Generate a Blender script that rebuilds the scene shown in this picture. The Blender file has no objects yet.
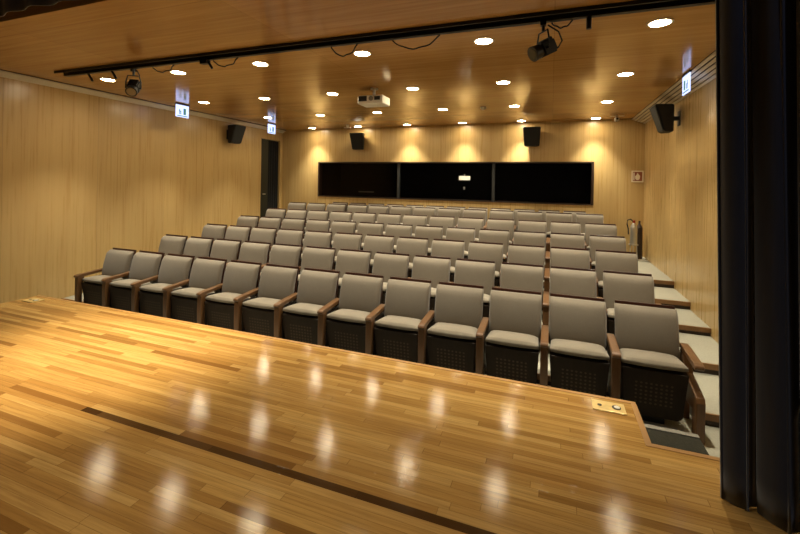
import bpy, bmesh, math, random
from mathutils import Vector, Matrix
random.seed(7)
S = bpy.context.scene
PI = math.pi

# ------------------------------------------------------------------ camera
CAMZ = 1.96                                   # eye height above the front-row floor
F, CY, YAW, ROLL = 407.8, 181.95, 0.3556, 0.0175
cd = bpy.data.cameras.new('camera'); cam = bpy.data.objects.new('camera', cd)
S.collection.objects.link(cam); S.camera = cam
cd.sensor_fit = 'HORIZONTAL'; cd.sensor_width = 36.0
cd.lens = F / 800 * 36; cd.shift_y = (CY - 267) / 800; cd.clip_start = .05
fw = Vector((-math.sin(YAW), math.cos(YAW), 0)); ri = Vector((math.cos(YAW), math.sin(YAW), 0)); up = Vector((0, 0, 1))
r2 = ri * math.cos(ROLL) + up * math.sin(ROLL); u2 = up * math.cos(ROLL) - ri * math.sin(ROLL)
m = Matrix.Identity(4)
for i in range(3):
    m[i][0] = r2[i]; m[i][1] = u2[i]; m[i][2] = -fw[i]
m[2][3] = CAMZ
cam.matrix_world = m

# ------------------------------------------------------------------ world and exposure
W = bpy.data.worlds.new('world'); S.world = W; W.use_nodes = True
W.node_tree.nodes['Background'].inputs[0].default_value = (1, .8, .55, 1)
W.node_tree.nodes['Background'].inputs[1].default_value = .02
S.view_settings.view_transform = 'Standard'; S.view_settings.look = 'None'
S.view_settings.gamma = 1; S.view_settings.use_curve_mapping = False
S.view_settings.exposure = 0.1
LIGHT = dict(down=250.0, downcol=(1, .93, .74), stage=800.0, stage_fill=95.0, back=16.0)

# ------------------------------------------------------------------ helpers
def lin(c):
    return tuple(((v / 255) / 12.92 if v / 255 <= .04045 else ((v / 255 + .055) / 1.055) ** 2.4) for v in c) + (1,)

class NT:
    def __init__(s, name):
        s.m = bpy.data.materials.new(name); s.m.use_nodes = True
        s.t = s.m.node_tree; s.b = s.t.nodes['Principled BSDF']
    def n(s, typ, **kw):
        o = s.t.nodes.new(typ)
        for k, v in kw.items(): setattr(o, k, v)
        return o
    def l(s, a, b): s.t.links.new(a, b)
    def val(s, sock, v):
        if hasattr(v, 'is_output') or isinstance(v, bpy.types.NodeSocket): s.l(v, sock)
        else: sock.default_value = v
    def math(s, op, a, b=0, c=None):
        o = s.n('ShaderNodeMath', operation=op)
        s.val(o.inputs[0], a); s.val(o.inputs[1], b)
        if c is not None: s.val(o.inputs[2], c)
        return o.outputs[0]
    def coord(s, kind='Object'):
        return s.n('ShaderNodeTexCoord').outputs[kind]
    def sep(s, v):
        o = s.n('ShaderNodeSeparateXYZ'); s.l(v, o.inputs[0]); return o.outputs
    def comb(s, x, y, z=0):
        o = s.n('ShaderNodeCombineXYZ')
        for i, v in enumerate((x, y, z)): s.val(o.inputs[i], v)
        return o.outputs[0]
    def scale(s, v, sc):
        o = s.n('ShaderNodeMapping'); s.l(v, o.inputs[0]); o.inputs['Scale'].default_value = sc; return o.outputs[0]
    def noise(s, v, sc=1, det=4, rough=.6):
        o = s.n('ShaderNodeTexNoise'); s.l(v, o.inputs['Vector'])
        o.inputs['Scale'].default_value = sc; o.inputs['Detail'].default_value = det; o.inputs['Roughness'].default_value = rough
        return o.outputs['Fac']
    def white(s, v):
        o = s.n('ShaderNodeTexWhiteNoise', noise_dimensions='3D'); s.l(v, o.inputs['Vector']); return o.outputs['Value']
    def ramp(s, f, stops):
        o = s.n('ShaderNodeValToRGB'); s.l(f, o.inputs[0]); e = o.color_ramp.elements
        while len(e) < len(stops): e.new(.5)
        for i, (p, c) in enumerate(stops): e[i].position = p; e[i].color = lin(c) if len(c) == 3 else c
        return o.outputs[0]
    def mix(s, f, a, b, mode='MIX'):
        o = s.n('ShaderNodeMix', data_type='RGBA', blend_type=mode)
        s.val(o.inputs[0], f); s.val(o.inputs[6], a); s.val(o.inputs[7], b); return o.outputs[2]
    def bump(s, h, strength=.2, dist=.01):
        o = s.n('ShaderNodeBump'); o.inputs['Strength'].default_value = strength; o.inputs['Distance'].default_value = dist
        s.l(h, o.inputs['Height']); s.l(o.outputs[0], s.b.inputs['Normal'])
    def set(s, **kw):
        for k, v in kw.items(): s.val(s.b.inputs[k.replace('_', ' ')], v)

def plain(name, col, rough=.5, metal=0, noise=0, **kw):
    t = NT(name)
    if noise:
        f = t.noise(t.coord(), noise, 3)
        c = t.mix(f, lin([v * .86 for v in col]), lin([min(255, v * 1.12) for v in col]))
        t.set(Base_Color=c)
    else: t.set(Base_Color=lin(col))
    t.set(Roughness=rough, Metallic=metal, **kw)
    return t.m

def emit(name, col, strength):
    t = NT(name); t.set(Base_Color=lin((20, 20, 20)), Emission_Color=lin(col), Emission_Strength=strength); return t.m

def wood_panel(name, c0, c1, axis, rough, pw, ph, seam=.55, spec=.5):
    """veneer with grain running along `axis` in large panels"""
    t = NT(name); co = t.coord(); x, y, z = t.sep(co)
    sc = {'z': (14, 14, .35), 'x': (.35, 9, 14)}[axis]
    g = t.noise(t.scale(co, sc), 2.2, 6, .65)
    big = t.noise(t.scale(co, {'z': (3.0, 3.0, .12), 'x': (.12, 1.6, 3)}[axis]), 1.4, 3, .5)
    f = t.math('ADD', t.math('MULTIPLY', g, .6), t.math('MULTIPLY', big, .4))
    col = t.ramp(f, [(.36, c0), (.64, c1)])
    # panel tint
    if axis == 'z':
        a = t.math('ADD', x, y); pid = t.math('FLOOR', t.math('DIVIDE', a, pw)); frac = t.math('FRACT', t.math('DIVIDE', a, pw))
        p2 = 0
        seamm = t.math('LESS_THAN', frac, .006)
    else:
        pid = t.math('FLOOR', t.math('DIVIDE', x, pw)); p2 = t.math('FLOOR', t.math('DIVIDE', y, ph))
        s1 = t.math('LESS_THAN', t.math('FRACT', t.math('DIVIDE', x, pw)), .003)
        s2 = t.math('LESS_THAN', t.math('FRACT', t.math('DIVIDE', y, ph)), .01)
        seamm = t.math('MAXIMUM', s1, s2)
    w = t.white(t.comb(pid, p2, 3))
    col = t.mix(1, col, t.ramp(w, [(0, (238, 238, 238)), (1, (255, 255, 255))]), 'MULTIPLY')
    col = t.mix(t.math('MULTIPLY', seamm, seam), col, lin((70, 45, 20)))
    t.set(Base_Color=col, Roughness=t.math('ADD', rough, t.math('MULTIPLY', g, .08)))
    t.b.inputs['Specular IOR Level'].default_value = spec
    t.bump(t.math('ADD', g, t.math('MULTIPLY', big, 2)), .05, .004)
    return t.m

def stage_floor():
    t = NT('oak_strip_floor'); co = t.coord(); x, y, z = t.sep(co)
    PWD, PLN = .044, .62
    row = t.math('FLOOR', t.math('DIVIDE', y, PWD))
    off = t.math('MULTIPLY', t.white(t.comb(row, 5, 1)), 9.0)
    xs = t.math('DIVIDE', t.math('ADD', x, off), t.math('ADD', PLN, t.math('MULTIPLY', t.white(t.comb(row, 9, 4)), .5)))
    col = t.math('FLOOR', xs)
    w = t.white(t.comb(row, col, 2)); w2 = t.white(t.comb(col, row, 8))
    g = t.noise(t.comb(t.math('MULTIPLY', x, 1.6), t.math('ADD', t.math('MULTIPLY', y, 46), t.math('MULTIPLY', w, 40)), w2), 1.5, 6, .68)
    g2 = t.noise(t.comb(t.math('MULTIPLY', x, .5), t.math('MULTIPLY', y, 2.2), 0), 1.0, 3, .5)
    base = t.ramp(w, [(0, (136, 98, 48)), (.12, (172, 130, 68)), (.5, (196, 154, 86)), (.8, (204, 163, 94)), (1, (212, 173, 104))])
    c = t.mix(t.math('MULTIPLY', t.ramp(g, [(.40, (0, 0, 0)), (.72, (255, 255, 255))]), .55), base, lin((116, 80, 40)))
    c = t.mix(t.math('MULTIPLY', t.ramp(g2, [(.4, (0, 0, 0)), (.65, (255, 255, 255))]), .30), c, lin((128, 80, 34)))
    # the dark inset board run
    st = t.math('MULTIPLY', t.math('COMPARE', row, float(math.floor(1.665 / PWD)), .1), t.math('GREATER_THAN', x, -2.62))
    dark = t.mix(g, t.mix(w, lin((70, 46, 22)), lin((122, 88, 46))), lin((64, 42, 20)))
    c = t.mix(st, c, dark)
    fy = t.math('FRACT', t.math('DIVIDE', y, PWD)); fx = t.math('FRACT', xs)
    gap = t.math('MAXIMUM', t.math('LESS_THAN', fy, .035), t.math('LESS_THAN', fx, .003))
    c = t.mix(t.math('MULTIPLY', gap, .55), c, lin((70, 40, 15)))
    t.set(Base_Color=c, Roughness=t.math('ADD', .06, t.math('MULTIPLY', g, .09)), Coat_Weight=.0)
    t.b.inputs['Specular IOR Level'].default_value = .17
    h = t.math('ADD', t.math('MULTIPLY', g, .4), t.math('MULTIPLY', w2, .6))
    t.bump(t.math('SUBTRACT', h, gap), .22, .003)
    return t.m

def carpet(name, c0, c1):
    t = NT(name); co = t.coord()
    f = t.noise(co, 60, 4, .7); f2 = t.noise(co, 3, 2)
    t.set(Base_Color=t.mix(t.math('ADD', t.math('MULTIPLY', f, .8), t.math('MULTIPLY', f2, .2)), lin(c0), lin(c1)), Roughness=.95)
    t.b.inputs['Specular IOR Level'].default_value = .1
    t.bump(f, .5, .004); return t.m

def fabric(name, c0, c1):
    t = NT(name); co = t.coord()
    f = t.noise(co, 140, 3, .7); f2 = t.noise(co, 7, 2)
    t.set(Base_Color=t.mix(t.math('ADD', t.math('MULTIPLY', f, .75), t.math('MULTIPLY', f2, .25)), lin(c0), lin(c1)), Roughness=.9, Sheen_Weight=.25, Sheen_Roughness=.5)
    t.b.inputs['Specular IOR Level'].default_value = .15
    t.bump(f, .35, .002); return t.m

def seatwood(name, c0, c1, rough=.35, holes=False):
    t = NT(name); co = t.coord(); x, y, z = t.sep(co)
    g = t.noise(t.scale(co, (26, 26, 3)), 2, 5, .6)
    c = t.mix(g, lin(c0), lin(c1))
    if holes:
        px, pz = .036, .034
        dx = t.math('SUBTRACT', t.math('FRACT', t.math('DIVIDE', x, px)), .5)
        dz = t.math('SUBTRACT', t.math('FRACT', t.math('DIVIDE', z, pz)), .5)
        d = t.math('SQRT', t.math('ADD', t.math('POWER', dx, 2), t.math('POWER', dz, 2)))
        hole = t.math('LESS_THAN', d, .27)
        inx = t.math('LESS_THAN', t.math('ABSOLUTE', x), .145)
        inz = t.math('MULTIPLY', t.math('GREATER_THAN', z, .17), t.math('LESS_THAN', z, .375))
        hole = t.math('MULTIPLY', hole, t.math('MULTIPLY', inx, inz))
        c = t.mix(hole, c, lin((70, 56, 40)))
    t.set(Base_Color=c, Roughness=rough)
    if holes: t.b.inputs['Specular IOR Level'].default_value = .2
    return t.m

M = dict(
    wall=wood_panel('maple_veneer', (190, 157, 100), (204, 173, 116), 'z', .24, 1.22, 1, .22),
    ceil=wood_panel('ceiling_laminate', (172, 128, 72), (200, 156, 94), 'x', .09, 2.44, 1.22, .25),
    stage=stage_floor(),
    stage_face=plain('stage_edge_wood', (166, 122, 66), .35, noise=8),
    carpet=carpet('light_carpet', (136, 133, 120), (178, 174, 156)),
    dcarpet=carpet('dark_step_carpet', (34, 33, 28), (62, 60, 50)),
    nosing=seatwood('step_nosing_wood', (106, 74, 40), (138, 98, 56), .35),
    riser=plain('dark_riser', (48, 32, 20), .6),
    fabric=fabric('taupe_upholstery', (102, 93, 80), (130, 120, 105)),
    cushion=fabric('cushion_upholstery', (112, 103, 88), (140, 130, 113)),
    arm=seatwood('armrest_walnut', (80, 54, 30), (112, 78, 46), .35),
    rail=seatwood('dark_back_wood', (44, 23, 16), (66, 36, 24), .3),
    panel=seatwood('perforated_dark_wood', (30, 22, 14), (44, 32, 21), .6, True),
    blackm=plain('black_metal', (14, 14, 14), .45),
    blackp=plain('black_plastic', (15, 16, 16), .55, noise=20),
    grillm=plain('speaker_grille', (20, 23, 24), .7, noise=90),
    alu=plain('satin_aluminium', (214, 202, 178), .4),
    slot=plain('slot_dark', (70, 55, 36), .7),
    white=plain('white_plastic', (226, 222, 210), .4),
    greyp=plain('grey_plastic', (120, 116, 106), .5),
    steel=plain('polished_steel', (196, 192, 180), .28, .6),
    brass=plain('brass_plate', (214, 186, 118), .32, .35, noise=30),
    hole=plain('socket_dark', (40, 30, 18), .6),
    red=plain('red_paint', (170, 30, 20), .4),
    lamp=emit('lamp_glow', (255, 236, 196), 110),
    signw=emit('exit_sign_light', (190, 204, 255), 1.7),
    signg=emit('exit_sign_green', (60, 120, 110), 1.0),
    green=plain('dark_green_door', (22, 28, 22), .5, noise=5),
    glass=None, booth=plain('booth_dark', (10, 9, 8), .8),
    frame=seatwood('dark_window_frame', (40, 26, 18), (58, 38, 26), .4),
    mull=plain('grey_mullion', (44, 44, 42), .4),
    signpan=plain('sign_cream', (236, 224, 196), .4),
    signbr=plain('sign_brown', (150, 84, 50), .5),
)
t = NT('window_glass'); t.set(Base_Color=(1, 1, 1, 1), Roughness=.02, Transmission_Weight=1.0, IOR=1.15); M['glass'] = t.m
def velvet(name, c, sheen):
    t = NT(name); co = t.coord(); f = t.noise(t.scale(co, (30, 30, 2)), 2, 3)
    t.set(Base_Color=t.mix(f, lin([v * .7 for v in c]), lin(c)), Roughness=1.0, Sheen_Weight=sheen, Sheen_Roughness=.5)
    t.b.inputs['Specular IOR Level'].default_value = .03
    return t.m
M['velvet'] = velvet('black_velour', (46, 49, 62), .7)

def link(name, bm, mat, parent=None, loc=None, smooth=False, bev=0):
    me = bpy.data.meshes.new(name)
    bmesh.ops.recalc_face_normals(bm, faces=bm.faces)
    bm.to_mesh(me); bm.free(); me.materials.append(mat)
    if smooth:
        for p in me.polygons: p.use_smooth = True
    o = bpy.data.objects.new(name, me); S.collection.objects.link(o)
    if parent is not None: o.parent = parent
    if loc is not None: o.location = loc
    if bev:
        md = o.modifiers.new('bevel', 'BEVEL'); md.width = bev; md.segments = 2; md.limit_method = 'ANGLE'
    return o

def struct(o): o['kind'] = 'structure'; return o
def tag(o, label, cat, group=None):
    o['label'] = label; o['category'] = cat
    if group: o['group'] = group
    return o
def thing(name, label, cat, loc, rz=0, group=None):
    o = bpy.data.objects.new(name, None); o.empty_display_size = .1; S.collection.objects.link(o)
    o.location = loc; o.rotation_euler = (0, 0, rz); return tag(o, label, cat, group)
def dup(root, loc, label, group=None):
    r = root.copy(); S.collection.objects.link(r); r.location = loc; r['label'] = label
    if group: r['group'] = group
    for ch in list(root.children):
        c = ch.copy(); S.collection.objects.link(c); c.parent = r
        for g in list(ch.children):
            d = g.copy(); S.collection.objects.link(d); d.parent = c
    return r

def box(bm, x0, x1, y0, y1, z0, z1):
    vs = [bm.verts.new((x, y, z)) for x in (x0, x1) for y in (y0, y1) for z in (z0, z1)]
    for f in ((0, 1, 3, 2), (4, 6, 7, 5), (0, 4, 5, 1), (2, 3, 7, 6), (0, 2, 6, 4), (1, 5, 7, 3)):
        bm.faces.new([vs[i] for i in f])
    return vs
def bx(x0, x1, y0, y1, z0, z1):
    bm = bmesh.new(); box(bm, x0, x1, y0, y1, z0, z1); return bm
def rbox(x0, x1, y0, y1, z0, z1, r=.01, seg=3):
    bm = bx(x0, x1, y0, y1, z0, z1)
    bmesh.ops.bevel(bm, geom=bm.edges[:], offset=r, segments=seg, profile=.5, affect='EDGES'); return bm
def prism(pts, a0, a1, axis='x'):
    """closed outline extruded along an axis; pts are the other two coordinates in order"""
    bm = bmesh.new()
    mk = {'x': lambda a, p: (a, p[0], p[1]), 'y': lambda a, p: (p[0], a, p[1]), 'z': lambda a, p: (p[0], p[1], a)}[axis]
    A = [bm.verts.new(mk(a0, p)) for p in pts]; B = [bm.verts.new(mk(a1, p)) for p in pts]
    bm.faces.new(A); bm.faces.new(B[::-1]); n = len(pts)
    for i in range(n): bm.faces.new((A[i], B[i], B[(i + 1) % n], A[(i + 1) % n]))
    return bm
def cyl(bm, p0, p1, r0, r1=None, seg=16):
    p0, p1 = Vector(p0), Vector(p1); r1 = r0 if r1 is None else r1
    d = p1 - p0; q = d.to_track_quat('Z', 'Y').to_matrix().to_4x4()
    mm = Matrix.Translation((p0 + p1) / 2) @ q
    bmesh.ops.create_cone(bm, cap_ends=True, segments=seg, radius1=r0, radius2=r1, depth=d.length, matrix=mm)
    return bm
def tube(bm, pts, r, seg=8):
    rings = []; pts = [Vector(p) for p in pts]
    for i, p in enumerate(pts):
        d = (pts[min(i + 1, len(pts) - 1)] - pts[max(i - 1, 0)]).normalized()
        q = d.to_track_quat('Z', 'Y')
        rings.append([bm.verts.new(p + q @ Vector((r * math.cos(2 * PI * k / seg), r * math.sin(2 * PI * k / seg), 0))) for k in range(seg)])
    for a, b in zip(rings, rings[1:]):
        for k in range(seg): bm.faces.new((a[k], a[(k + 1) % seg], b[(k + 1) % seg], b[k]))
    bm.faces.new(rings[0][::-1]); bm.faces.new(rings[-1]); return bm
def ordinal(n): return ['first', 'second', 'third', 'fourth', 'fifth', 'sixth', 'seventh', 'eighth', 'ninth', 'tenth', 'eleventh', 'twelfth', 'thirteenth'][n]

# ------------------------------------------------------------------ room dimensions (metres)
XL, XR, YB = -6.98, 1.79, 9.62
ZC = CAMZ + 1.389                                   # ceiling
ZS = CAMZ - 1.40                                    # stage top
P = .56; X0 = -6.1947
TOPY = [4.179, 5.077, 5.960, 6.857, 7.771, 8.603]
FL = [0, .099, .203, .298, .401, .508]              # floor of each row
SX0, SX1, SY = -5.60, .53, 3.01                     # protruding stage apron
SYW = 2.56                                          # edge of the wide part of the stage

def off(y): return -.030 * (y - 4.65)               # the left wall opens out slightly towards the back
def slant(o):
    for v in o.data.vertices: v.co.x += off(v.co.y)
    return o
# stepped auditorium floor
bm = bmesh.new()
edges = [SYW - .5] + [TOPY[k] + .075 for k in range(5)] + [YB + .3]
AX0, AX1 = X0 - .05, X0 + 13 * P + .07               # the side aisles step a little earlier than the seat rows
aedges = [SYW - .5, 4.05, 4.90, 5.80, 6.56, 7.34, YB + .3]
for k in range(6):
    box(bm, AX0, AX1, edges[k], edges[k + 1], -.3, FL[k])
    box(bm, XL - .5, AX0, aedges[k], aedges[k + 1], -.3, FL[k])
    box(bm, AX1, XR + .3, aedges[k], aedges[k + 1], -.3, FL[k])
struct(link('floor', bm, M['carpet']))
for k in range(1, 6):
    y = edges[k]
    ya = aedges[k]; bm = bmesh.new(); b2 = bmesh.new()
    for xa, xb, q in ((XL + off(ya) + .004, AX0 + .002, ya), (AX0, AX1, y), (AX1 - .002, XR - .001, ya)):
        box(bm, xa, xb, q - .022, q - .0005, FL[k] - .055, FL[k] + .003)
        box(b2, xa, xb, q - .008, q - .0005, FL[k - 1] + .001, FL[k] - .056)
    struct(link('trim_%d' % k, bm, M['nosing'], bev=.004))
    struct(link('trim_%d' % (k + 10), b2, M['riser']))

# stage
bm = prism([(XL - 1.2, -4.5), (XR + 1.6, -4.5), (XR + 1.6, SYW), (SX1, SYW), (SX1, SY), (SX0, SY), (SX0, SYW), (XL - 1.2, SYW)], ZS - .04, ZS, 'z')
struct(link('floor', bm, M['stage']))
bm = bmesh.new()
box(bm, SX0 + .03, SX1 - .03, -4.4, SY - .03, 0.001, ZS - .041)
box(bm, XL + .01, SX0 + .03, -4.4, SYW - .03, 0.001, ZS - .041)
box(bm, SX1 - .03, XR - .01, -4.4, SYW - .03, 0.001, ZS - .041)
struct(link('wall_stage_front', bm, M['riser']))
# bright wooden edging round the apron
bm = bmesh.new()
e = .028
box(bm, SX0, SX1 + .001, SY - e, SY + .003, ZS - .03, ZS + .0025)
box(bm, SX1 - e, SX1 + .003, SYW, SY - e, ZS - .03, ZS + .0025)
box(bm, SX1 - e, XR, SYW - e, SYW + .003, ZS - .03, ZS + .0025)
struct(link('trim_21', bm, M['stage_face']))

# ceiling, split by the dark lighting slot
SLY0, SLY1, SLX0, SLX1 = 3.46, 3.66, -6.22, 1.15
YF = 2.20
bm = bmesh.new()
box(bm, XL - .3, XR + .3, YF, SLY0, ZC, ZC + .12)
box(bm, XL - .5, XR + .3, SLY1, YB + .3, ZC, ZC + .12)
box(bm, XL - .3, SLX0, SLY0, SLY1, ZC, ZC + .12)
box(bm, SLX1, XR + .3, SLY0, SLY1, ZC, ZC + .12)
struct(link('ceiling', bm, M['ceil']))
struct(link('trim_22', bx(SLX0 - .02, SLX1 + .02, SLY0 - .02, SLY1 + .02, ZC + .10, ZC + .16), M['booth']))

# walls
D0, D1, DZ = 8.72, 9.52, CAMZ + 1.08                # doorway in the left wall
bm = bmesh.new()
box(bm, XL - .15, XL, 1.9, D0, -.3, ZC + .1)
box(bm, XL - .15, XL, D1, YB + .2, -.3, ZC + .1)
box(bm, XL - .15, XL, D0, D1, DZ, ZC + .1)
struct(slant(link('wall_left', bm, M['wall'])))
struct(link('wall_right', bx(XR, XR + .15, 2.0, YB + .2, -.3, ZC + .1), M['wall']))
WX0, WX1, WZ0, WZ1 = -5.95, .85, CAMZ - .43, CAMZ + .505
bm = bmesh.new()
box(bm, XL - .35, XR + .1, YB, YB + .15, -.3, WZ0)
box(bm, XL - .35, XR + .1, YB, YB + .15, WZ1, ZC + .1)
box(bm, XL - .35, WX0, YB, YB + .15, WZ0, WZ1)
box(bm, WX1, XR + .1, YB, YB + .15, WZ0, WZ1)
struct(link('wall_back', bm, M['wall']))
# dark projection booth behind the window
bm = bx(WX0 - .6, WX1 + .6, YB + .15, YB + 2.4, .6, ZC)
bmesh.ops.delete(bm, geom=[f for f in bm.faces if abs(f.calc_center_median().y - YB - .15) < .01], context='FACES')
struct(link('wall_booth', bm, M['booth']))
# black stage house round and above the camera
bm = bx(XL - 1.3, XR + 1.7, -4.6, YF - .06, 0.0, 6.0)
bmesh.ops.delete(bm, geom=[f for f in bm.faces if abs(f.calc_center_median().y - YF + .06) < .01 or f.calc_center_median().z < .1], context='FACES')
struct(link('wall_stage', bm, M['booth']))

# window
w = thing('window_1', '', '', (0, 0, 0)); del w['label']; del w['category']; struct(w)
bm = bmesh.new(); fr = .045
box(bm, WX0, WX1, YB - .012, YB + .14, WZ0, WZ0 + .02); box(bm, WX0, WX1, YB - .012, YB + .14, WZ1 - fr * .6, WZ1)
box(bm, WX0, WX0 + fr, YB - .012, YB + .14, WZ0 + .02, WZ1 - fr * .6); box(bm, WX1 - fr, WX1, YB - .012, YB + .14, WZ0 + .02, WZ1 - fr * .6)
link('window_frame', bm, M['frame'], w)
mx = [-3.63, -1.27]
for x in mx: link('mullion', bx(x - .03, x + .03, YB + .03, YB + .12, WZ0 + .02, WZ1 - fr * .6), M['mull'], w)
xs = [WX0 + fr] + mx + [WX1 - fr]
for a, b in zip(xs, xs[1:]):
    link('pane', bx(a + .03, b - .03, YB + .07, YB + .078, WZ0 + .02, WZ1 - fr * .6), M['glass'], w)

# door: dark green leaf and the black curtain hanging in the opening
d = thing('door_1', '', '', (0, 0, 0)); del d['label']; del d['category']; struct(d)
slant(link('door_leaf', bx(XL - .07, XL - .02, D0 + .01, D0 + .30, FL[5], DZ - .01), M['green'], d))
bm = bmesh.new(); cyl(bm, (XL - .02, D0 + .09, CAMZ - .38), (XL + .04, D0 + .09, CAMZ - .38), .012); cyl(bm, (XL + .035, D0 + .03, CAMZ - .38), (XL + .035, D0 + .13, CAMZ - .38), .012)
slant(link('door_handle', bm, M['steel'], d))
slant(link('door_frame', bx(XL - .12, XL + .008, D0 - .02, D0, FL[5], DZ), M['frame'], d))
def curtain(name, path, z0, z1, mat, thick=.012, nz=10, parent=None, flare=0):
    bm = bmesh.new(); rows = []
    for k in range(nz + 1):
        tt = k / nz; z = z0 + (z1 - z0) * tt
        rows.append([bm.verts.new((x + flare * (1 - tt) * math.sin(i * .9) * .5, y + .012 * (1 - tt) * math.sin(i * .37 + 3 * tt), z)) for i, (x, y) in enumerate(path)])
    for a, b in zip(rows, rows[1:]):
        for i in range(len(path) - 1): bm.faces.new((a[i], a[i + 1], b[i + 1], b[i]))
    o = link(name, bm, mat, parent, smooth=True)
    md = o.modifiers.new('solid', 'SOLIDIFY'); md.thickness = thick
    return o
path = [(XL + off(D0 + .5) - .10 + .03 * math.sin(i * .8), D0 + .20 + i * .0125) for i in range(56)]
tag(curtain('door_curtain', path, FL[5] + .01, DZ - .012, plain('black_cloth', (9, 9, 10), .9)), 'black curtain hanging in the doorway at the back left corner', 'curtain')
struct(link('wall_corridor', bx(XL - 1.2, XL - 1.15, D0 - .5, YB + .2, 0, 3.3), M['booth']))

# linear ceiling diffusers along both side walls
def diffuser(x0, x1, label):
    t = thing('linear_air_diffuser', label, 'air vent', (0, 0, ZC), 0)
    n = 4; wd = (x1 - x0)
    link('backing', bx(x0, x1, YF + .1, YB - .01, -.006, -.001), M['slot'], t)
    for i in range(n + 1):
        c = x0 + .022 + (wd - .044) * i / n; zz = -.010 - .020 * i
        link('slat', prism([(c - .017, zz + .004), (c + .017, zz - .010), (c + .017, zz - .016), (c - .017, zz - .002)], YF + .1, YB - .01, 'y'), M['alu'], t)
diffuser(1.53, XR - .004, 'long slotted metal air diffuser along the ceiling above the right wall')
t = thing('ceiling_channel', 'long plain pale metal channel along the top of the left wall', 'ceiling trim', (0, 0, ZC))
slant(link('channel', prism([(XL + .002, -.001), (XL + .11, -.001), (XL + .11, -.022), (XL + .03, -.075), (XL + .002, -.075)], YF + .1, YB - .01, 'y'), M['alu'], t))
slant(link('groove', prism([(XL + .112, -.001), (XL + .13, -.001), (XL + .13, -.010), (XL + .112, -.010)], YF + .1, YB - .01, 'y'), M['slot'], t))

# ------------------------------------------------------------------ downlights
LX = [-5.958, -4.614, -3.296, -1.948, -.640, .839]; LY = [3.995, 5.712, 7.499, 9.297]
rown = ['nearest the stage', 'second from the stage', 'third from the stage', 'along the back wall']
def annulus(ri_, ro, z0, z1, seg=24):
    bm = bmesh.new(); R = []
    for r, z in ((ri_, z1), (ri_, z0), (ro, z0 + .002), (ro, z1)):
        R.append([bm.verts.new((r * math.cos(2 * PI * k / seg), r * math.sin(2 * PI * k / seg), z)) for k in range(seg)])
    for j in range(4):
        a, b = R[j], R[(j + 1) % 4]
        for k in range(seg): bm.faces.new((a[k], a[(k + 1) % seg], b[(k + 1) % seg], b[k]))
    return bm
ld = bpy.data.lights.new('downlight_beam', 'SPOT'); ld.energy = LIGHT['down']; ld.color = LIGHT['downcol']
ld.spot_size = math.radians(82); ld.spot_blend = .9; ld.shadow_soft_size = .05
dl = None
for j, y in enumerate(LY):
    for i, x in enumerate(LX):
        lab = 'glowing round ceiling downlight, %s from the left in the row %s' % (ordinal(i), rown[j])
        grp = 'recessed ceiling downlights'
        if dl is None:
            dl = thing('recessed_downlight', lab, 'ceiling light', (x, y, ZC), 0, grp)
            link('trim_ring', annulus(.082, .10, -.008, -.0005), M['white'], dl)
            bm = bmesh.new(); cyl(bm, (0, 0, -.006), (0, 0, -.001), .081, seg=24); link('lamp_lens', bm, M['lamp'], dl)
        else: dup(dl, (x, y, ZC), lab)
        lo = bpy.data.objects.new('downlight_beam', ld); S.collection.objects.link(lo); lo.location = (x, y, ZC - .02)

# ------------------------------------------------------------------ auditorium seats
def backpad():
    # outline in y,z leaning back; the front rolls over into the top
    bm = bmesh.new(); nx, w = 12, .245
    vs_ = [0, .04, .12, .25, .4, .55, .7, .82, .89, .935, .965, .985, 1.0]; nz = len(vs_) - 1
    us_ = [-1, -.975, -.93, -.84, -.6, -.3, 0, .3, .6, .84, .93, .975, 1]
    def pt(u, v, side):
        x = w * u; z = .455 + .425 * v
        yb = -.105 + .085 * v - .018 * math.sin(PI * v)
        bulge = .020 * (1 - u * u) * (1 - (2 * v - 1) ** 4)
        roll = .045 * max(0, (v - .88) / .12) ** 2.2 + .014 * max(0, (.06 - v) / .06) + .026 * max(0, (abs(u) - .90) / .10) ** 2
        if side: return (x, yb - bulge + min(roll, .052), z)
        return (x, yb + .062, z)
    G = [[[bm.verts.new(pt(us_[i], vs_[k], s)) for i in range(nx + 1)] for k in range(nz + 1)] for s in (1, 0)]
    for s in (0, 1):
        for k in range(nz):
            for i in range(nx): bm.faces.new((G[s][k][i], G[s][k][i + 1], G[s][k + 1][i + 1], G[s][k + 1][i]))
    for k in range(nz):
        bm.faces.new((G[0][k][0], G[0][k + 1][0], G[1][k + 1][0], G[1][k][0])); bm.faces.new((G[0][k][nx], G[0][k + 1][nx], G[1][k + 1][nx], G[1][k][nx]))
    for i in range(nx):
        bm.faces.new((G[0][0][i], G[0][0][i + 1], G[1][0][i + 1], G[1][0][i])); bm.faces.new((G[0][nz][i], G[0][nz][i + 1], G[1][nz][i + 1], G[1][nz][i]))
    return bm
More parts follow.
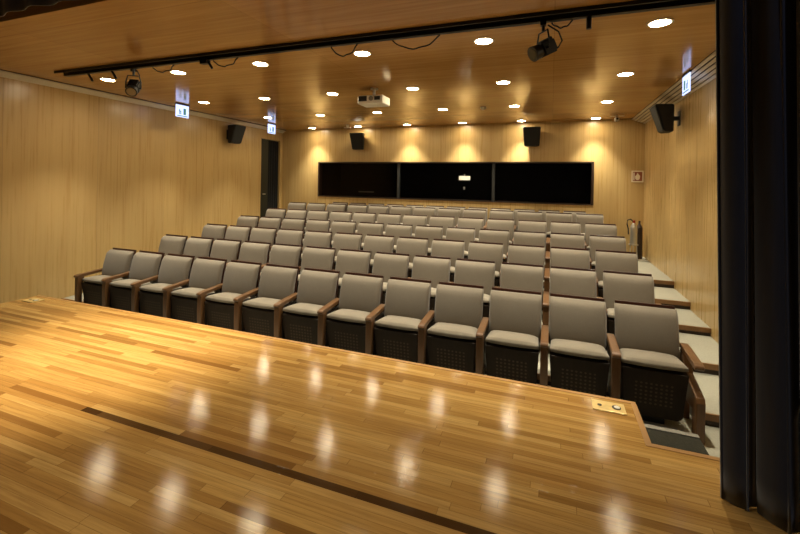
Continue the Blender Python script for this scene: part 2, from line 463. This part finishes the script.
def cushion():
    bm = bmesh.new(); nx, ny = 12, 10
    def pt(u, v, top):                                     # v 0 front .. 1 back
        wf = .243 - .012 * v; x = wf * u; y = -.372 + .30 * v - .020 * (1 - u * u) * (1 - v)
        e = max(abs(u) ** 6, abs(2 * v - 1) ** 8)
        zb = .497 - .022 * v
        if top: return (x * (1 - .03 * e), y + (.012 * e if v < .5 else 0), zb + .052 + .020 * (1 - u * u) * (1 - (2 * v - 1) ** 2) - .022 * e)
        return (x * .97, y + .01, zb)
    G = [[[bm.verts.new(pt(-1 + 2 * i / nx, k / ny, s)) for i in range(nx + 1)] for k in range(ny + 1)] for s in (1, 0)]
    for s in (0, 1):
        for k in range(ny):
            for i in range(nx): bm.faces.new((G[s][k][i], G[s][k][i + 1], G[s][k + 1][i + 1], G[s][k + 1][i]))
    for k in range(ny):
        for q in (0, nx): bm.faces.new((G[0][k][q], G[0][k + 1][q], G[1][k + 1][q], G[1][k][q]))
    for i in range(nx):
        for q in (0, ny): bm.faces.new((G[0][q][i], G[0][q][i + 1], G[1][q][i + 1], G[1][q][i]))
    return bm
def panelmesh():
    pts = []
    for cx, cz, a0, a1 in ((-.165, .12, PI, 1.5 * PI), (.165, .12, 1.5 * PI, 2 * PI)):
        for k in range(7):
            a = a0 + (a1 - a0) * k / 6; pts.append((cx + .05 * math.cos(a), cz + .05 * math.sin(a)))
    pts += [(.236, .472), (-.236, .472)]
    bm = prism(pts, -.375, -.10, 'y')
    for v in bm.verts:                                      # the shell leans back towards its foot
        v.co.y += .06 * (1 - (v.co.z - .07) / .40)
    return bm
def armmesh(x):
    # sloping wooden arm with rounded front
    pts = [(-.01, .612), (-.01, .572), (-.33, .548), (-.405, .540), (-.423, .549), (-.428, .564), (-.418, .579), (-.38, .587)]
    return prism(pts, x - .033, x + .033, 'x')
def postmesh(x):
    pts = [(-.408, .541), (-.32, .549), (-.345, .40), (-.350, .0), (-.402, .0), (-.410, .35)]
    return prism(pts, x - .032, x + .032, 'x')
def sidemesh(x):
    pts = [(-.300, .50), (.0, .52), (.035, .60), (.035, .30), (-.06, .10), (-.300, .10)]
    return prism(pts, x - .016, x + .016, 'x')
def make_seat(left=True, right=None):
    t = thing('auditorium_seat', 'x', 'seat', (0, 0, 0))
    link('backrest', backpad(), M['fabric'], t, smooth=True, bev=.008)
    # curved dark wooden shell with its rail standing above the pad
    bm = prism([(-.035, .44), (-.015, .44), (.085, .898), (.060, .902)], -.238, .238, 'x')
    link('back_shell', bm, M['rail'], t, bev=.004)
    link('seat_cushion', cushion(), M['cushion'], t, smooth=True, bev=.006)
    link('seat_panel', panelmesh(), M['panel'], t, bev=.006)
    link('pedestal', bx(-.10, .10, -.26, -.10, 0, .12), M['blackm'], t)
    def side(x):
        link('armrest', armmesh(x), M['arm'], t, bev=.006)
        link('post', postmesh(x), M['arm'], t, bev=.005)
        link('side_plate', sidemesh(x), M['panel'], t)
    if left: side(-P / 2)
    if right == 'plain': side(P / 2)
    if right == 'front':
        x = P / 2 + .01
        link('armrest', armmesh(x), M['arm'], t, bev=.006)
        pts = [(-.02, .57), (.03, .30), (.02, .0), (-.09, .0), (-.10, .20), (-.36, .22), (-.36, .0), (-.46, .0), (-.465, .31), (-.45, .345), (-.39, .365), (-.17, .42), (-.08, .56)]
        link('end_post', prism(pts, x - .03, x + .03, 'x'), M['arm'], t, bev=.006)
    return t
seatA = make_seat(); seatE = make_seat(True, 'plain'); seatF = make_seat(True, 'front')
used = set()
rn = ['front row', 'second row from the stage', 'third row from the stage', 'fourth row from the stage', 'fifth row from the stage', 'sixth row, second from the back', 'rearmost row, under the booth window']
def place(proto, loc, label, grp, sx=1):
    o = place0(proto, loc, label, grp); o.scale = (sx, 1, 1); return o
def place0(proto, loc, label, grp):
    if proto.name not in used:
        used.add(proto.name); proto.location = loc; proto['label'] = label; proto['group'] = grp; return proto
    return dup(proto, loc, label, grp)
for r in range(7):
    n = 13 if r < 6 else 12
    for c in range(n):
        if r < 6:
            pp = P if r < 5 else .5515
            loc = (X0 + pp * (c + .5), TOPY[r], FL[r])
        else: loc = (.72 - .507 * (12 - c - .5), 9.30, FL[5])
        if c == n - 1: proto = seatF if r == 0 else seatE
        else: proto = seatA
        if c == 0: where = 'at the left end of the %s' % rn[r]
        elif c == n - 1: where = 'at the right end of the %s' % rn[r]
        elif c <= 6: where = '%s from the left in the %s' % (ordinal(c), rn[r])
        else: where = '%s from the right in the %s' % (ordinal(n - 1 - c), rn[r])
        o = place(proto, loc, 'taupe fabric theatre seat ' + where, 'theatre seats in the ' + rn[r].split(',')[0], (1, 1, 1, 1, 1, .984, .903)[r])

# ------------------------------------------------------------------ steps down from the stage, right of the apron
for lab, xa, xb in (('dark carpeted steps in the stage corner before the right end seat', SX1 + .006, .90),):
    t = thing('stage_steps', lab, 'steps', (0, 0, 0))
    link('step', bx(xa, xb, SYW + .006, 3.10, 0.002, ZS - .18), M['dcarpet'], t)
    link('step', bx(xa, xb, 3.10, 3.48, 0.002, ZS - .37), M['dcarpet'], t)
    link('nosing', bx(xa, xb, 3.065, 3.104, ZS - .18, ZS - .174), M['greyp'], t)
    link('nosing', bx(xa, xb, 3.445, 3.484, ZS - .37, ZS - .364), M['greyp'], t)

# brass floor boxes let into the stage corners
def floor_box(x, y, label):
    t = thing('floor_outlet_box', label, 'floor outlet', (x, y, ZS), 0, 'brass outlet boxes in the stage floor')
    link('cover_plate', bx(-.095, .095, -.062, .062, .0005, .007), M['brass'], t, bev=.002)
    bm = bmesh.new(); cyl(bm, (-.05, 0, .007), (-.05, 0, .009), .013); link('socket', bm, M['hole'], t)
    bm = bmesh.new(); cyl(bm, (.045, 0, .007), (.045, 0, .009), .026); link('socket', bm, M['hole'], t)
    bm = bmesh.new(); cyl(bm, (.048, 0, .009), (.048, 0, .012), .017); link('socket_cap', bm, M['white'], t)
floor_box(.36, 2.88, 'brass outlet plate with two sockets at the right stage corner')
floor_box(-5.42, 2.86, 'pale brass outlet plate at the far left stage corner')

# ------------------------------------------------------------------ stage curtain and border
path = []
import itertools
N = 120
for i in range(N):
    u = i / (N - 1)
    x = .735 + 1.6 * u
    y = 2.19 + .04 * math.sin(u * 92 + .6) + .02 * math.sin(u * 23 + 1) - .10 * max(0, min(1, (u - .09) * 14))
    path.append((x + .02 * math.sin(u * 184), y))
o = curtain('stage_curtain', path, ZS + .006, 4.2, M['velvet'], .01, 24)
for v in o.data.vertices: v.co.x -= .022 * (v.co.z - ZS)          # the folds spread slightly towards the hem
tag(o, 'heavy black velour stage curtain hanging in folds at the right edge', 'curtain')
path = [(XL - 1.2 + i * .05, 2.13 + .02 * math.sin(i * .9)) for i in range(170)]
tag(curtain('stage_border', path, ZC + .02, 4.4, M['velvet'], .01, 4), 'black border curtain hanging across the front of the ceiling above the stage', 'curtain')

# ------------------------------------------------------------------ wall and ceiling loudspeakers
def speaker(name, loc, rz, label, s=1.0):
    t = thing(name, label, 'loudspeaker', loc, rz, 'wall loudspeakers')
    # front faces -Y, tilted down, tapered cabinet
    w, h, dp = .19 * s, .205 * s, .26 * s
    def shape(bm, e):
        for v in bm.verts:
            if v.co.y > 0: v.co.x *= .70
            if v.co.z < 0:
                v.co.x *= .86
                if v.co.y < 0: v.co.y += .13 * e
    bm = bx(-w, w, -dp / 2, dp / 2, -h, h); shape(bm, 1)
    bmesh.ops.bevel(bm, geom=bm.edges[:], offset=.012, segments=2, affect='EDGES')
    link('cabinet', bm, M['blackp'], t)
    bm = bx(-w * .9, w * .9, -dp / 2 - .008, -dp / 2 - .002, -h * .92, h * .92); shape(bm, .92)
    link('grille', bm, M['grillm'], t)
    bm = bx(-.03, .03, dp / 2 - .02, dp / 2 + .10, -.03, .03); box(bm, -.06, .06, dp / 2 + .085, dp / 2 + .10, -.11, .11)
    link('wall_bracket', bm, M['blackm'], t)
speaker('wall_speaker', (-4.66, YB - .225, CAMZ + 1.02), 0, 'black loudspeaker high on the back wall, left of centre')
speaker('wall_speaker', (-.42, YB - .225, CAMZ + 1.04), 0, 'black loudspeaker high on the back wall above the window right end')
speaker('wall_speaker', (XL + off(7.5) + .225, 7.50, CAMZ + 1.03), PI / 2, 'black loudspeaker high on the left wall near the door')
speaker('wall_speaker', (XR - .225, 7.22, CAMZ + 1.03), -PI / 2, 'black loudspeaker high on the right wall below the air diffuser')

# ------------------------------------------------------------------ exit signs
def exit_sign(x, y, label, face):
    t = thing('exit_sign', label, 'sign', (x, y, ZC), 0, 'lit hanging exit signs')
    link('housing', bx(-.012, .012, -.15, .15, -.025, -.0005), M['blackm'], t)
    link('light_panel', bx(-.006, .006, -.14, .14, -.25, -.026), M['signw'], t)
    bm = bmesh.new()
    for sx in (-.0085, .0065):
        box(bm, sx, sx + .002, -.115, .115, -.235, -.22)                                       # bar under the pictogram
        box(bm, sx, sx + .002, .02, .075, -.20, -.085); box(bm, sx, sx + .002, -.08, -.03, -.15, -.135)
        box(bm, sx, sx + .002, -.07, -.055, -.20, -.10); box(bm, sx, sx + .002, -.045, -.03, -.20, -.15)
    link('pictogram', bm, M['signg'], t)
exit_sign(-6.5, 5.73, 'lit white exit sign hanging beside the middle of the left wall', 1)
exit_sign(-6.5, 8.33, 'lit white exit sign hanging in front of the back left doorway', 1)
exit_sign(1.52, 5.86, 'lit white exit sign hanging beside the right wall', -1)

# ------------------------------------------------------------------ lighting slot: rail, brackets, cables, lamps
t = thing('lighting_track', 'long black lighting track in the ceiling slot above the stage front', 'lighting track', (0, 0, ZC))
link('rail', bx(SLX0 + .02, SLX1 - .02, 3.575, 3.625, -.035, .03), M['blackm'], t)
link('side_lip', bx(SLX0 + .01, SLX1 - .01, 3.464, 3.476, -.03, .03), M['blackm'], t)
link('side_lip', bx(SLX0 + .01, SLX1 - .01, 3.645, 3.656, -.02, .03), M['blackm'], t)
for x in (-5.75, -5.30, -3.72):
    bm = bmesh.new(); cyl(bm, (x, 3.60, -.03), (x + .06, 3.62, -.13), .014, seg=8); link('hanger', bm, M['blackm'], t)
bm = bmesh.new(); cyl(bm, (.262, 3.60, -.03), (.262, 3.60, -.13), .02, seg=10); link('hanger', bm, M['blackm'], t)
link('clamp', bx(-3.80, -3.70, 3.57, 3.63, -.075, -.03), M['blackm'], t)
def sag(x0, x1, drop, label, y=3.63):
    n = 14; pts = [(x0 + (x1 - x0) * i / n, y + .015 * math.sin(i * 1.3), ZC - .036 - drop * math.sin(PI * i / n) ** .8) for i in range(n + 1)]
    bm = bmesh.new(); tube(bm, pts, .0065, 6)
    tag(link('hanging_cable', bm, M['blackp'], smooth=True), label, 'cable')
sag(-1.45, -.98, .10, 'longest thin cable sagging from the track above the projector')
sag(-2.12, -1.82, .10, 'short thin cable loop hanging left of centre on the track')
sag(-4.62, -4.25, .07, 'thin cable looping from the track right of the left stage spotlight')
sag(-3.66, -3.30, .08, 'small cable loop hanging beside the track clamp')
sag(-.02, .14, .05, 'small dark cable loop above the right stage spotlight')

def spotlight(loc, aim, s, label, lens_mat):
    """loc = clamp point under the track; aim = beam direction"""
    t = thing('stage_spotlight', label, 'stage light', loc, 0)
    bm = bmesh.new(); cyl(bm, (0, 0, .0), (0, 0, -.10 * s), .017 * s, seg=10); box(bm, -.03 * s, .03 * s, -.03 * s, .03 * s, -.03, .0)
    link('clamp', bm, M['blackm'], t)
    a = Vector(aim).normalized(); side = a.cross(Vector((0, 0, 1))).normalized(); upv = side.cross(a).normalized()
    C = Vector((0, 0, -.285 * s)) + a * .0
    def loc3(u, v, w): return C + a * u + side * v + upv * w
    B = Matrix(((a.x, side.x, upv.x, C.x), (a.y, side.y, upv.y, C.y), (a.z, side.z, upv.z, C.z), (0, 0, 0, 1)))
    bm = bx(-.13 * s, .05 * s, -.075 * s, .075 * s, -.075 * s, .075 * s)
    bmesh.ops.bevel(bm, geom=bm.edges[:], offset=.018 * s, segments=2, affect='EDGES')
    for q in range(3): box(bm, (-.11 + .045 * q) * s, (-.09 + .045 * q) * s, -.06 * s, .06 * s, .07 * s, .088 * s)
    bmesh.ops.transform(bm, matrix=B, verts=bm.verts); link('lamp_body', bm, M['blackp'], t)
    bm = bmesh.new(); cyl(bm, loc3(.05 * s, 0, 0), loc3(.135 * s, 0, 0), .072 * s, .080 * s, 20); o = link('lens_barrel', bm, M['blackm'], t)
    bm = bmesh.new(); cyl(bm, loc3(.135 * s, 0, 0), loc3(.14 * s, 0, 0), .064 * s, .06 * s, 20); link('lens', bm, lens_mat, t)
    bm = bmesh.new(); top = Vector((0, 0, -.10 * s)); hv = side * .1 * s
    hv = Vector((hv.x, hv.y, 0))
    pts = [C + side * .10 * s, C + side * .10 * s + Vector((0, 0, .09 * s)), top + side * .075 * s, top, top - side * .075 * s, C - side * .10 * s + Vector((0, 0, .09 * s)), C - side * .10 * s]
    tube(bm, pts, .009 * s, 8); cyl(bm, C - side * .108 * s, C + side * .108 * s, .012 * s, seg=10); link('yoke', bm, M['blackm'], t)
    bm = bmesh.new(); b0 = loc3(-.13 * s, 0, -.02 * s)
    pts = [b0, b0 + Vector((.05, .0, -.01)) * s, b0 + Vector((.085, .01, .06)) * s, b0 + Vector((.05, .02, .16)) * s, Vector((.045 * s, .02, -.02))]
    tube(bm, pts, .009 * s, 8); link('power_cord', bm, M['blackp'], t)
    return t, C + Vector(loc)
tlens = plain('spot_lens', (150, 140, 120), .1, .3)
spotlight((-.085, 3.60, ZC - .035), (-.72, -.52, -.46), .80, 'large black stage spotlight hanging from the track at upper right', plain('dim_lens', (52, 54, 50), .15))
tR, c = spotlight((-4.93, 3.62, ZC - .035), (.50, -.62, -.62), .82, 'small black stage spotlight hanging from the track at upper left', tlens)
sl = bpy.data.lights.new('unseen_pool_beam', 'SPOT'); sl.energy = LIGHT['stage']; sl.color = (1, .84, .58); sl.spot_size = math.radians(54); sl.spot_blend = 1; sl.shadow_soft_size = .04  # unseen lamp added over the stage for the floor pool, apart from both fixtures
so = bpy.data.objects.new('unseen_pool_beam', sl); S.collection.objects.link(so)
so.location = (-3.4, 1.75, ZC + .3)
so.rotation_euler = (Vector((-3.38, 2.32, ZS)) - Vector(so.location)).to_track_quat('-Z', 'Y').to_euler()
wl = bpy.data.lights.new('stage_fill_beam', 'SPOT'); wl.energy = LIGHT['stage_fill']; wl.color = (1, .88, .68); wl.spot_size = math.radians(110); wl.spot_blend = 1; wl.shadow_soft_size = .12  # unseen fill lamps, added only to brighten the stage
bl = bpy.data.lights.new('curtain_fill_light', 'POINT'); bl.energy = LIGHT['back']; bl.color = (.62, .74, 1); bl.shadow_soft_size = .15  # cool unseen lamp added to lighten the curtain folds
bo = bpy.data.objects.new('curtain_fill_light', bl); S.collection.objects.link(bo); bo.location = (1.9, .9, 2.9)
for x in (-3.2, -.9):
    wo = bpy.data.objects.new('stage_fill_beam', wl); S.collection.objects.link(wo); wo.location = (x, .9, ZC + .6)

# ------------------------------------------------------------------ projector, detectors, camera
t = thing('ceiling_projector', 'white video projector hanging from a pole below the ceiling centre', 'projector', (-2.50, 5.56, ZC), 0)
bm = bmesh.new(); cyl(bm, (0, 0, -.13), (0, 0, -.001), .022, seg=14); cyl(bm, (0, 0, -.02), (0, 0, -.001), .055, seg=18); link('mount_pole', bm, M['white'], t)
link('body', rbox(-.20, .20, -.15, .15, -.255, -.13, .018), M['white'], t)
link('vent_grille', bx(-.185, -.05, -.154, -.1495, -.215, -.14), M['blackp'], t)
link('vent_grille', bx(.07, .16, -.154, -.1495, -.205, -.15), M['blackp'], t)
bm = bmesh.new(); cyl(bm, (.02, -.165, -.18), (.02, -.148, -.18), .035, seg=18); link('lens', bm, M['greyp'], t)
link('top_plate', bx(-.19, .12, -.14, .14, -.131, -.1285), M['blackp'], t)
for x, y, lab in ((-1.19, 7.5, 'small round smoke detector on the ceiling right of centre'),):
    t = thing('smoke_detector', lab, 'smoke detector', (x, y, ZC))
    bm = bmesh.new(); cyl(bm, (0, 0, -.02), (0, 0, -.001), .05, .055, 18); link('base', bm, M['white'], t)
    bm = bmesh.new(); cyl(bm, (0, 0, -.045), (0, 0, -.02), .03, .042, 18); link('sensor_cap', bm, M['alu'], t)
t = thing('security_camera', 'small white camera on the ceiling at the back right corner', 'camera', (1.18, 8.98, ZC))
bm = bmesh.new(); cyl(bm, (0, 0, -.05), (0, 0, -.001), .018, seg=10); box(bm, -.12, .13, -.015, .015, -.03, -.016); link('bracket', bm, M['white'], t)
link('camera_body', rbox(-.035, .035, -.09, .06, -.12, -.05, .01), M['white'], t)
bm = bmesh.new(); cyl(bm, (0, -.096, -.085), (0, -.088, -.085), .02, seg=14); link('lens', bm, M['blackp'], t)
t = thing('sprinkler_head', 'tiny white ceiling fitting above the back wall left speaker', 'sprinkler', (-4.78, 9.05, ZC))
bm = bmesh.new(); cyl(bm, (0, 0, -.05), (0, 0, -.001), .03, .04, 14); link('cup', bm, M['white'], t)
link('arm_plate', rbox(-.09, .09, -.03, .03, -.07, -.051, .006), M['white'], t)

# ------------------------------------------------------------------ safety sign, extinguisher, booth items
t = thing('extinguisher_sign', 'square cream safety sign with a flame pictogram on the back wall', 'sign', (1.665, YB - .002, CAMZ + .20))
link('plate', bx(-.11, .11, -.008, 0, -.12, .12), M['signpan'], t)
link('field', bx(-.085, .085, -.010, -.0085, -.095, .095), M['signbr'], t)
fl = [(0, .075), (.02, .04), (.045, .01), (.04, -.05), (.015, -.075), (-.015, -.075), (-.04, -.05), (-.045, 0), (-.02, .03)]
link('flame', prism(fl, -.012, -.0103, 'y'), M['signpan'], t)
link('stripe', bx(-.075, -.055, -.012, -.0103, -.08, .08), M['signpan'], t)

t = thing('fire_extinguisher', 'silver fire extinguisher on a small stand in the back right corner', 'fire extinguisher', (1.53, 9.12, FL[5]))
bm = bmesh.new()
for a in range(3):
    q = 2 * PI * a / 3 + .3; cyl(bm, (.075 * math.cos(q), .075 * math.sin(q), 0), (.06 * math.cos(q), .06 * math.sin(q), .30), .01, seg=8)
cyl(bm, (0, 0, .29), (0, 0, .31), .085, seg=20); link('stand', bm, M['steel'], t)
bm = bmesh.new(); prof = [(.0, .311), (.064, .315), (.066, .34), (.066, .60), (.058, .66), (.035, .70), (.025, .73), (0, .73)]
R = [[bm.verts.new((r * math.cos(2 * PI * k / 20), r * math.sin(2 * PI * k / 20), z)) for k in range(20)] for r, z in prof[1:-1]]
for A_, B_ in zip(R, R[1:]):
    for k in range(20): bm.faces.new((A_[k], A_[(k + 1) % 20], B_[(k + 1) % 20], B_[k]))
bm.faces.new(R[0][::-1]); bm.faces.new(R[-1]); link('cylinder', bm, M['steel'], t, smooth=True)
bm = bx(-.015, .015, -.09, .02, .765, .78); box(bm, -.012, .012, -.07, .02, .735, .748); cyl(bm, (0, 0, .72), (0, 0, .77), .02, seg=10); link('valve_handle', bm, M['red'], t)
bm = bmesh.new(); tube(bm, [(-.01, 0, .75), (-.06, -.01, .80), (-.11, -.02, .78), (-.12, -.02, .70), (-.10, -.03, .62), (-.095, -.03, .5)], .011, 8); link('hose', bm, M['blackp'], t)
bm = bmesh.new(); cyl(bm, (1.66, 9.30, FL[5]), (1.66, 9.30, FL[5] + .62), .055, seg=20); cyl(bm, (1.66, 9.30, FL[5] + .62), (1.66, 9.30, FL[5] + .70), .055, .02, 20); cyl(bm, (1.66, 9.30, FL[5] + .70), (1.66, 9.30, FL[5] + .76), .02, seg=10)
tag(link('gas_cylinder', bm, M['riser'], smooth=False), 'slim dark cylinder standing in the corner behind the silver extinguisher', 'fire extinguisher')

YG = YB + .062
t = thing('window_notice', 'small white notice on the middle booth window pane', 'sign', (-1.95, YG, CAMZ + .12))
link('sheet', bx(-.135, .135, -.003, 0, -.05, .05), M['white'], t)
link('tab', bx(-.012, .012, -.003, 0, .051, .10), M['greyp'], t)
tag(link('window_latch', bx(-1.975, -1.935, YG - .008, YG, CAMZ - .16, CAMZ - .09), M['steel']), 'tiny metal latch on the window pane below the notice', 'latch')
tag(link('desk_monitor', rbox(-4.95, -4.50, YB + .45, YB + .50, CAMZ - .30, CAMZ - .27, .008), M['greyp']), 'thin pale console edge inside the booth behind the left pane', 'console')
tag(link('booth_desk', bx(-5.6, .5, YB + .3, YB + .9, CAMZ - .46, CAMZ - .42), M['booth']), 'dark control desk running along inside the projection booth', 'desk')
